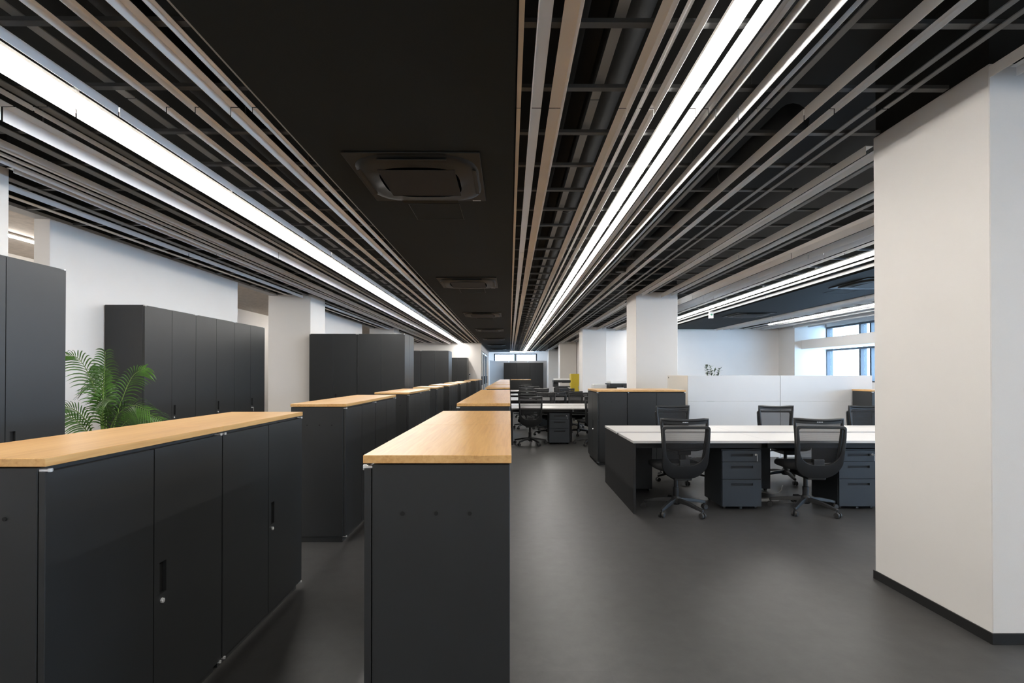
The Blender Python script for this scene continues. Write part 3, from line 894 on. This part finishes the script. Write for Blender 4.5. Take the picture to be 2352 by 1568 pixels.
def make_chair(label, loc, rotz, group):
    t = thing('office_chair', label, 'chair', loc, rotz, group)
    # seat
    m = MB(); n = 28
    rings = [(0.90, 0.425), (0.985, 0.437), (1.0, 0.455), (0.985, 0.475), (0.93, 0.487), (0.5, 0.492)]
    for r, z in rings:
        for k in range(n):
            x, y = se(r, 2 * PI * k / n, 0.235, 0.235, 3.6)
            zz = z - (0.02 * max(0, y / 0.235) ** 2 if y > 0 else 0)
            m.v.append((x, y + 0.045, zz))
    for i in range(len(rings) - 1):
        for k in range(n):
            q = (k + 1) % n
            m.f.append((i * n + k, i * n + q, (i + 1) * n + q, (i + 1) * n + k))
    m.f.append(tuple(range(n - 1, -1, -1))); m.f.append(tuple((len(rings) - 1) * n + k for k in range(n)))
    add('seat', m.mesh('seat', M['fabric'], True), t)
    # mesh back: curved sheet
    m = MB(); nx, nz = 10, 10
    def bp(u, v):
        z = 0.50 + v * 0.42
        hw = 0.185 + 0.035 * v
        x = (u - 0.5) * 2 * hw
        return (x, back_y(z) + 0.018 * (1 - (2 * u - 1) ** 2) * -1 - 0.0, z + 0.012 * (2 * u - 1) ** 2 * v)
    for j in range(nz + 1):
        for i in range(nx + 1):
            m.v.append(bp(i / nx, j / nz))
    for j in range(nz):
        for i in range(nx):
            a = j * (nx + 1) + i
            m.f.append((a, a + 1, a + nx + 2, a + nx + 1))
    add('mesh_back', m.mesh('mesh_back', M['mesh'], True), t)
    # frame round the mesh
    ring = []; rad = []
    for i in range(0, nx + 1): ring.append(bp(i / nx, 0)); rad.append(0.013)
    for j in range(1, nz + 1): ring.append(bp(1, j / nz)); rad.append(0.014)
    for i in range(nx - 1, -1, -1): ring.append(bp(i / nx, 1)); rad.append(0.016)
    for j in range(nz - 1, 0, -1): ring.append(bp(0, j / nz)); rad.append(0.014)
    bf = add('back_frame', MB().tube(ring, rad, 8, True).mesh('back_frame', M['plastic'], True), t)
    m = MB()
    for i in range(nx + 1):
        for v, dy in ((1.0, -0.008), (0.915, -0.008), (0.915, 0.006), (1.0, 0.006)):
            p = bp(i / nx, v); m.v.append((p[0], p[1] + dy, p[2]))
    for i in range(nx):
        for k in range(4):
            q = (k + 1) % 4
            m.f.append((i * 4 + k, i * 4 + q, i * 4 + 4 + q, i * 4 + 4 + k))
    m.f.append((0, 1, 2, 3)); m.f.append((nx * 4 + 3, nx * 4 + 2, nx * 4 + 1, nx * 4))
    add('top_bar', m.mesh('top_bar', M['plastic'], False), t)
    p = bp(0.5, 0.965)
    lg = MB()
    for k, wd in enumerate((0.006, 0.004, 0.008, 0.005, 0.005, 0.007)):
        x = -0.026 + k * 0.009
        lg.quadbox((x, p[1] - 0.0105, p[2] - 0.003), (x + wd, p[1] - 0.0085, p[2] + 0.004))
    add('logo_mark', lg.mesh('logo_mark', M['white_mark']), t)['kind'] = 'stuff'
    # rear cradle: rounded frame, thick at the foot, standing behind the mesh
    m = MB()
    def loop(hw_t, hw_b, zt, zb, rt, rb):
        pts = []
        def arc(cx, cz, r, a0, a1, n):
            for q in range(n + 1):
                a = a0 + (a1 - a0) * q / n
                pts.append((cx + r * math.cos(a), cz + r * math.sin(a)))
        arc(hw_t - rt, zt - rt, rt, PI / 2, 0, 6)
        for q in (1, 2, 3): pts.append((hw_t + (hw_b - hw_t) * q / 4, zt - rt + (zb + rb - zt + rt) * q / 4))
        arc(hw_b - rb, zb + rb, rb, 0, -PI / 2, 9)
        left = [(-x, z) for x, z in reversed(pts)]
        return pts + left
    out_ = loop(0.226, 0.216, 0.872, 0.365, 0.03, 0.165)
    in_ = loop(0.204, 0.186, 0.846, 0.497, 0.022, 0.14)
    n = len(out_)
    def sy(z):
        return back_y(z) - 0.048 + 0.16 * max(0, 0.50 - z) + 0.03 * max(0, z - 0.8)
    for (xo, zo), (xi, zi) in zip(out_, in_):
        for x, z in ((xo, zo), (xi, zi)):
            for dy in (-0.014, 0.012):
                m.v.append((x, sy(z) + dy, z))
    for k in range(n):
        i, j = k * 4, ((k + 1) % n) * 4
        m.f.append((i, i + 2, j + 2, j)); m.f.append((i + 1, j + 1, j + 3, i + 3))
        m.f.append((i, j, j + 1, i + 1)); m.f.append((i + 2, i + 3, j + 3, j + 2))
    me = m.mesh('back_shell', M['plastic'], True, 0.004, 2)
    add('back_shell', me, t)
    add('lumbar_pad', MB().quadbox((-0.048, -0.262, 0.495), (0.048, -0.236, 0.55)).mesh('lumbar_pad', M['plastic'], False, 0.005, 2), t)
    # under-seat
    add('mechanism', MB().quadbox((-0.085, -0.22, 0.345), (0.085, 0.15, 0.418)).mesh('mechanism', M['plastic'], False, 0.012, 2), t)
    add('lever', MB().cyl((0.08, 0.03, 0.385), (0.25, 0.05, 0.38), 0.006, n=8).mesh('lever', M['plastic']), t)
    add('gas_column', MB().lathe([(0.028, 0.10), (0.028, 0.235), (0.020, 0.24), (0.020, 0.344)], n=14).mesh('gas_column', M['plastic'], False), t)
    add('base_hub', MB().lathe([(0.035, 0.07), (0.048, 0.085), (0.045, 0.135), (0.034, 0.15)], n=16).mesh('base_hub', M['plastic']), t)
    leg = MB(); i = 0
    for r, w, z0, z1 in ((0.03, 0.026, 0.095, 0.135), (0.16, 0.022, 0.088, 0.122), (0.31, 0.017, 0.064, 0.088), (0.325, 0.010, 0.064, 0.082)):
        leg.v += [(r, -w, z0), (r, w, z0), (r, w * 0.75, z1), (r, -w * 0.75, z1)]
    for k in range(3):
        a, b = k * 4, k * 4 + 4
        for q in range(4):
            s = (q + 1) % 4
            leg.f.append((a + q, a + s, b + s, b + q))
    leg.f.append((3, 2, 1, 0)); leg.f.append((12, 13, 14, 15))
    legm = leg.mesh('base_leg', M['plastic'], False, 0.004, 2)
    cas = MB()
    cas.cyl((0.312, 0, 0.03), (0.312, 0, 0.066), 0.006, n=8)
    for s in (-1, 1):
        cas.cyl((0.318, s * 0.008, 0.0275), (0.318, s * 0.026, 0.0275), 0.0273, 0.024, 16)
    casm = cas.mesh('caster', M['rubber'])
    for k in range(5):
        a = math.radians(12 + 72 * k)
        lo = add('base_leg', legm, t, (0, 0, 0), a)
        add('caster', casm, lo)
    return t

G1 = 'mesh task chairs at the desks'
c0 = make_chair('black mesh office chair at the left of the nearest desk, back to camera', (1.655, 4.985, 0), 0.0, G1)
ch = [('black mesh office chair beside the near pillar, back to camera', (2.965, 5.01, 0), math.radians(-5)),
      ('black mesh office chair across the nearest desk before the dark cabinets', (2.19, 6.43, 0), PI + 0.05),
      ('black mesh office chair across the nearest desk before the white partition seam', (3.54, 6.42, 0), PI - 0.06),
      ('black mesh office chair across the nearest desk, half hidden by the pillar', (4.75, 6.42, 0), PI - 0.04),
      ('black mesh office chair at the second row desk beside the wood counter', (0.395, 9.72, 0), 0.0),
      ('black mesh office chair at the second row desk partly behind the cabinet', (1.58, 9.70, 0), 0.2),
      ('black mesh office chair across the second row desk, left seat', (0.86, 11.22, 0), PI + 0.12),
      ('black mesh office chair across the second row desk, right seat', (1.55, 11.25, 0), PI - 0.1),
      ('black mesh office chair at the third row desk, left seat', (0.42, 12.6, 0), 0.05),
      ('black mesh office chair at the third row desk, right seat', (1.55, 12.55, 0), 0.1),
      ('black mesh office chair across the third row desk, left seat', (0.92, 14.32, 0), PI),
      ('black mesh office chair across the third row desk, right seat', (1.7, 14.4, 0), PI + 0.1),
      ('black mesh office chair at the fourth row desk, left seat', (0.5, 15.55, 0), 0.05),
      ('black mesh office chair at the fourth row desk, right seat', (1.6, 15.5, 0), -0.1),
      ('black mesh office chair across the fourth row desk, left seat', (0.8, 17.0, 0), PI),
      ('black mesh office chair across the fourth row desk, right seat', (1.75, 17.0, 0), PI - 0.1),
      ('black mesh office chair pushed beside the third row pedestal', (1.02, 12.12, 0), 0.5),
      ('black mesh office chair standing loose before the fourth row desk', (1.06, 15.2, 0), -0.4),
      ('black mesh office chair at the farthest desk', (0.55, 18.95, 0), 0.1),
      ('black mesh office chair across the farthest desk', (0.7, 20.75, 0), PI)]
for lab, loc, rz in ch:
    dup(c0, lab, loc, rz)

# cables under the near desk
t = thing('floor_cable', 'loose grey cable lying under the nearest desk', 'cable', (2.66, 5.5, 0))
pts = [(-0.35 + 0.06 * k, 0.10 * math.sin(k * 0.9) + 0.02 * k, 0.006 + 0.05 * max(0, math.sin(k * 0.55))) for k in range(16)]
add('cord', MB().tube(pts, 0.005, 6).mesh('cord', M['cable'], True), t)
add('plug_strip', MB().quadbox((-0.08, -0.16, 0.0), (0.22, -0.11, 0.03)).mesh('plug_strip', M['cable'], False, 0.004), t)

# ---------------------------------------------------------------- white partition booth
t = thing('partition_booth', 'white panel partition behind the far chairs', 'partition', (2.89, 8.1, 0))
PH = 1.338
for k in range(2):
    a = 1.5 * k
    add('panel', MB().quadbox((a + 0.002, 0, 0.92), (a + 1.496, 0.03, PH)).mesh('panel', M['screen_white'], False, 0.0015), t)
    add('panel', MB().quadbox((a + 0.002, 0, 0.02), (a + 1.496, 0.03, 0.917)).mesh('panel', M['screen_white'], False, 0.0015), t)
add('side_panel', MB().quadbox((0.0, 0.031, 0.02), (0.03, 1.05, PH)).mesh('side_panel', M['screen_cream'], False, 0.0015), t)
add('side_panel', MB().quadbox((2.966, 0.031, 0.02), (2.996, 1.05, PH)).mesh('side_panel', M['screen_white'], False, 0.0015), t)
add('screw_cap', MB().cyl((-0.0005, 0.98, PH - 0.04), (-0.004, 0.98, PH - 0.04), 0.014, n=10).mesh('screw_cap', M['bar']), t)
for a in (0.05, 1.47, 2.9):
    add('foot', MB().quadbox((a, 0.002, 0.0), (a + 0.05, 0.20, 0.0195)).mesh('foot', M['alu']), t)

# ---------------------------------------------------------------- copiers, locker
def copier(label, loc, w, d, h):
    t = thing('copier', label, 'copier', loc, 0, 'copiers')
    add('lower_body', MB().quadbox((0, 0, 0.02), (w, d, h - 0.32)).mesh('lower_body', M['printer'], False, 0.01, 2), t)
    for k in range(3):
        z = 0.08 + k * (h - 0.45) / 3
        add('paper_drawer', MB().quadbox((0.03, -0.012, z), (w - 0.03, -0.0005, z + (h - 0.45) / 3 - 0.015)).mesh('paper_drawer', M['printer'], False, 0.003), t)
    add('neck', MB().quadbox((0.0, 0.2, h - 0.319), (w * 0.3, d, h - 0.151)).mesh('neck', M['printer_dark'], False, 0.006), t)
    add('output_tray', MB().quadbox((w * 0.32, 0.06, h - 0.318), (w, d - 0.02, h - 0.29)).mesh('output_tray', M['printer_dark'], False, 0.004), t)
    add('scanner_body', MB().quadbox((-0.01, 0.02, h - 0.15), (w + 0.01, d, h - 0.055)).mesh('scanner_body', M['printer_dark'], False, 0.01, 2), t)
    add('lid', MB().prism([(0.06, h - 0.054), (d - 0.02, h - 0.054), (d - 0.06, h), (0.12, h)], 'x', 0.02, w - 0.02).mesh('lid', M['printer'], False, 0.006), t)
    add('control_panel', MB().prism([(-0.10, h - 0.16), (0.0, h - 0.12), (0.0, h - 0.09), (-0.10, h - 0.13)], 'x', w * 0.45, w * 0.95).mesh('control_panel', M['printer_dark'], False, 0.003), t)
    for a in (0.05, w - 0.1):
        for b in (0.05, d - 0.1):
            add('caster', MB().cyl((a, b, 0.0), (a, b, 0.0195), 0.02, n=8).mesh('caster', M['rubber']), t)
copier('black and white copier behind the right pillar', (2.33, 11.55, 0), 0.64, 0.62, 1.20)
copier('black and white copier far down the desks', (1.68, 18.9, 0), 0.62, 0.62, 1.19)
t = thing('side_table', 'low white side table beside the near copier', 'table', (1.98, 11.75, 0))
add('table_top', MB().quadbox((0, 0, 1.0), (0.3, 0.4, 1.12)).mesh('table_top', M['printer'], False, 0.004), t)
for a in (0.01, 0.26):
    for b in (0.01, 0.36):
        add('leg', MB().quadbox((a, b, 0), (a + 0.03, b + 0.03, 0.999)).mesh('leg', M['printer']), t)
t = thing('locker', 'yellow locker beside the far pillars', 'locker', (2.52, 20.5, 0))
add('body', MB().quadbox((0, 0.02, 0.02), (0.36, 0.5, 1.375)).mesh('body', M['yellow'], False, 0.004), t)
add('door', MB().quadbox((0.004, 0, 0.05), (0.356, 0.0195, 1.37)).mesh('door', M['yellow'], False, 0.003), t)
add('handle', MB().quadbox((0.29, -0.02, 0.75), (0.31, -0.0005, 0.88)).mesh('handle', M['chrome'], False, 0.002), t)
add('plinth', MB().quadbox((0.01, 0.03, 0), (0.35, 0.49, 0.0195)).mesh('plinth', M['black']), t)

# ---------------------------------------------------------------- plants
def planter(t, r, h, mat):
    add('pot', MB().lathe([(r * 0.72, 0.0), (r * 0.75, 0.01), (r, h), (r, h + 0.015), (r * 0.92, h + 0.015), (r * 0.9, h - 0.02)], n=28).mesh('pot', M[mat], True), t)
    add('soil', MB().lathe([(r * 0.2, h - 0.03), (r * 0.885, h - 0.03), (r * 0.885, h - 0.022), (0.02, h - 0.015)], n=20).mesh('soil', M['soil']), t)

def frond(ctrl, leaflet, seed):
    rnd = random.Random(seed)
    n = 34
    C_ = [Vector(c) for c in ctrl]
    C_ = [C_[0] * 2 - C_[1]] + C_ + [C_[-1] * 2 - C_[-2]]
    pts = []
    for k in range(n + 1):                       # Catmull-Rom through the control points
        g = k / n * (len(ctrl) - 1); i = min(len(ctrl) - 2, int(g)); u = g - i
        a, b, c, d = C_[i], C_[i + 1], C_[i + 2], C_[i + 3]
        pts.append(0.5 * ((2 * b) + (c - a) * u + (2 * a - 5 * b + 4 * c - d) * u * u + (3 * b - a - 3 * c + d) * u ** 3))
    dd = pts[-1] - pts[0]
    az = math.atan2(dd.y, dd.x)
    dx, dy = math.cos(az), math.sin(az)
    st = MB().tube([tuple(p) for p in pts], [0.007 * (1 - 0.8 * k / n) for k in range(n + 1)], 6)
    lf = MB()
    face = Vector((0.50 + rnd.uniform(-0.2, 0.2), -0.75, 0.45 + rnd.uniform(-0.2, 0.2))).normalized()   # blades turn to the lit aisle
    for k in range(13, n + 1):
        s = (k - 9) / (n - 9)
        p = pts[k]; tan = (pts[k] - pts[k - 1]).normalized()
        L_ = leaflet * (0.5 + 0.6 * math.sin(PI * min(1, s * 0.98))) * rnd.uniform(0.9, 1.1)
        for sg in (-1, 1):
            sd = tan.cross(face).normalized() * sg
            nrm = tan.cross(sd).normalized()
            if nrm.dot(face) < 0: nrm = -nrm
            d = (sd * 0.66 + tan * 0.80 + nrm * 0.22 + Vector((0, 0, rnd.uniform(-0.08, 0.08)))).normalized()
            i = len(lf.v); m_ = 5
            wid = 0.0095 * rnd.uniform(0.85, 1.15)
            for q in range(m_ + 1):
                u = q / m_
                c = p + d * (L_ * u) + Vector((0, 0, -1)) * (L_ * 0.62 * u * u)
                wv = tan * (wid * ((1 - u) ** 0.6 * min(1, 0.35 + 3 * u)))
                up = nrm * 0.002
                lf.v += [tuple(c - wv), tuple(c + up), tuple(c + wv)]
            for q in range(m_):
                a = i + q * 3
                lf.f += [(a, a + 1, a + 4, a + 3), (a + 1, a + 2, a + 5, a + 4)]
    return st, lf

t = thing('potted_palm', 'green feathery palm between the tall cabinets on the left', 'plant', (-3.80, 4.70, 0))
planter(t, 0.17, 0.34, 'pot')
spec = [([(0, 0, 0.4), (-0.01, 0, 0.8), (-0.04, 0, 1.06), (-0.10, -0.02, 1.32), (-0.20, -0.03, 1.50), (-0.30, -0.04, 1.54)], 0.21),
        ([(0, 0.01, 0.4), (0.0, 0.01, 0.8), (0.0, 0, 1.1), (0.01, 0, 1.35), (0.035, -0.02, 1.57)], 0.19),
        ([(0, 0.03, 0.4), (0.04, 0.06, 0.8), (0.10, 0.10, 1.12), (0.17, 0.14, 1.34), (0.26, 0.18, 1.42)], 0.19),
        ([(0, 0, 0.4), (-0.04, -0.04, 0.75), (-0.11, -0.10, 0.98), (-0.22, -0.15, 1.06), (-0.36, -0.20, 1.01)], 0.20),
        ([(0.01, 0, 0.4), (0.05, -0.02, 0.7), (0.15, -0.05, 0.95), (0.32, -0.08, 1.07), (0.50, -0.10, 1.03)], 0.22),
        ([(0, -0.02, 0.4), (-0.03, -0.06, 0.7), (-0.07, -0.15, 0.9), (-0.13, -0.28, 1.0), (-0.20, -0.40, 0.96)], 0.19),
        ([(0.01, -0.01, 0.4), (0.04, -0.05, 0.75), (0.09, -0.12, 1.0), (0.17, -0.20, 1.13), (0.28, -0.28, 1.12)], 0.20),
        ([(0, 0.03, 0.4), (-0.03, 0.07, 0.75), (-0.09, 0.15, 1.05), (-0.20, 0.22, 1.24), (-0.34, 0.26, 1.27)], 0.20),
        ([(-0.01, 0.01, 0.4), (-0.015, 0.02, 0.8), (-0.03, 0.03, 1.1), (-0.06, 0.05, 1.3), (-0.10, 0.07, 1.42)], 0.17),
        ([(0.01, 0.02, 0.4), (0.06, 0.03, 0.7), (0.16, 0.06, 0.9), (0.30, 0.10, 0.98), (0.46, 0.14, 0.92)], 0.21)]
for k, (ctrl, lf_) in enumerate(spec):
    st, lf = frond(ctrl, lf_, 30 + k)
    f = add('frond', lf.mesh('frond', M['leaf'], True), t)
    add('frond_stem', st.mesh('frond_stem', M['stem'], True), f)
add('trunk', MB().cyl((0, 0, 0.31), (0, 0, 0.45), 0.04, 0.03, 10).mesh('trunk', M['stem'], True), t)

def leafy(label, loc, h, n, seed):
    rnd = random.Random(seed)
    t = thing('potted_shrub', label, 'plant', loc)
    planter(t, 0.16, 0.38, 'pot')
    for b in range(n):
        az = rnd.uniform(0, 2 * PI); top = h * rnd.uniform(0.8, 1.0); sp = rnd.uniform(0.04, 0.16)
        if b == 0: az, top, sp = PI, h, 0.07
        if b == 1: az, top, sp = 0.0, h - 0.08, 0.16
        pts = [(math.cos(az) * sp * (k / 8) ** 1.3, math.sin(az) * sp * (k / 8) ** 1.3, 0.36 + (top - 0.36) * k / 8) for k in range(9)]
        br = add('branch', MB().tube(pts, [0.008 * (1 - 0.08 * k) for k in range(9)], 6).mesh('branch', M['stem'], True), t)
        lf = MB()
        for k in range(90):
            s = rnd.uniform(0.5, 1.0); i0 = min(7, int(s * 8)); fr_ = s * 8 - i0
            p = Vector(pts[i0]).lerp(Vector(pts[i0 + 1]), fr_)
            a = rnd.uniform(0, 2 * PI); e = rnd.uniform(-0.3, 0.9)
            d = Vector((math.cos(a) * math.cos(e), math.sin(a) * math.cos(e), math.sin(e)))
            sd = d.cross(Vector((0, 0, 1)))
            sd = sd.normalized() if sd.length > 0.01 else Vector((1, 0, 0))
            ln = rnd.uniform(0.05, 0.085); w = 0.016
            i = len(lf.v)
            lf.v += [tuple(p), tuple(p + d * ln * 0.45 + sd * w), tuple(p + d * ln), tuple(p + d * ln * 0.45 - sd * w)]
            lf.f.append((i, i + 1, i + 2, i + 3))
        o = add('leaves', lf.mesh('leaves', M['leaf2']), br)
        o['kind'] = 'stuff'
leafy('small dark leafy shrub peeking over the white partition', (3.60, 8.95, 0), 1.535, 9, 5)
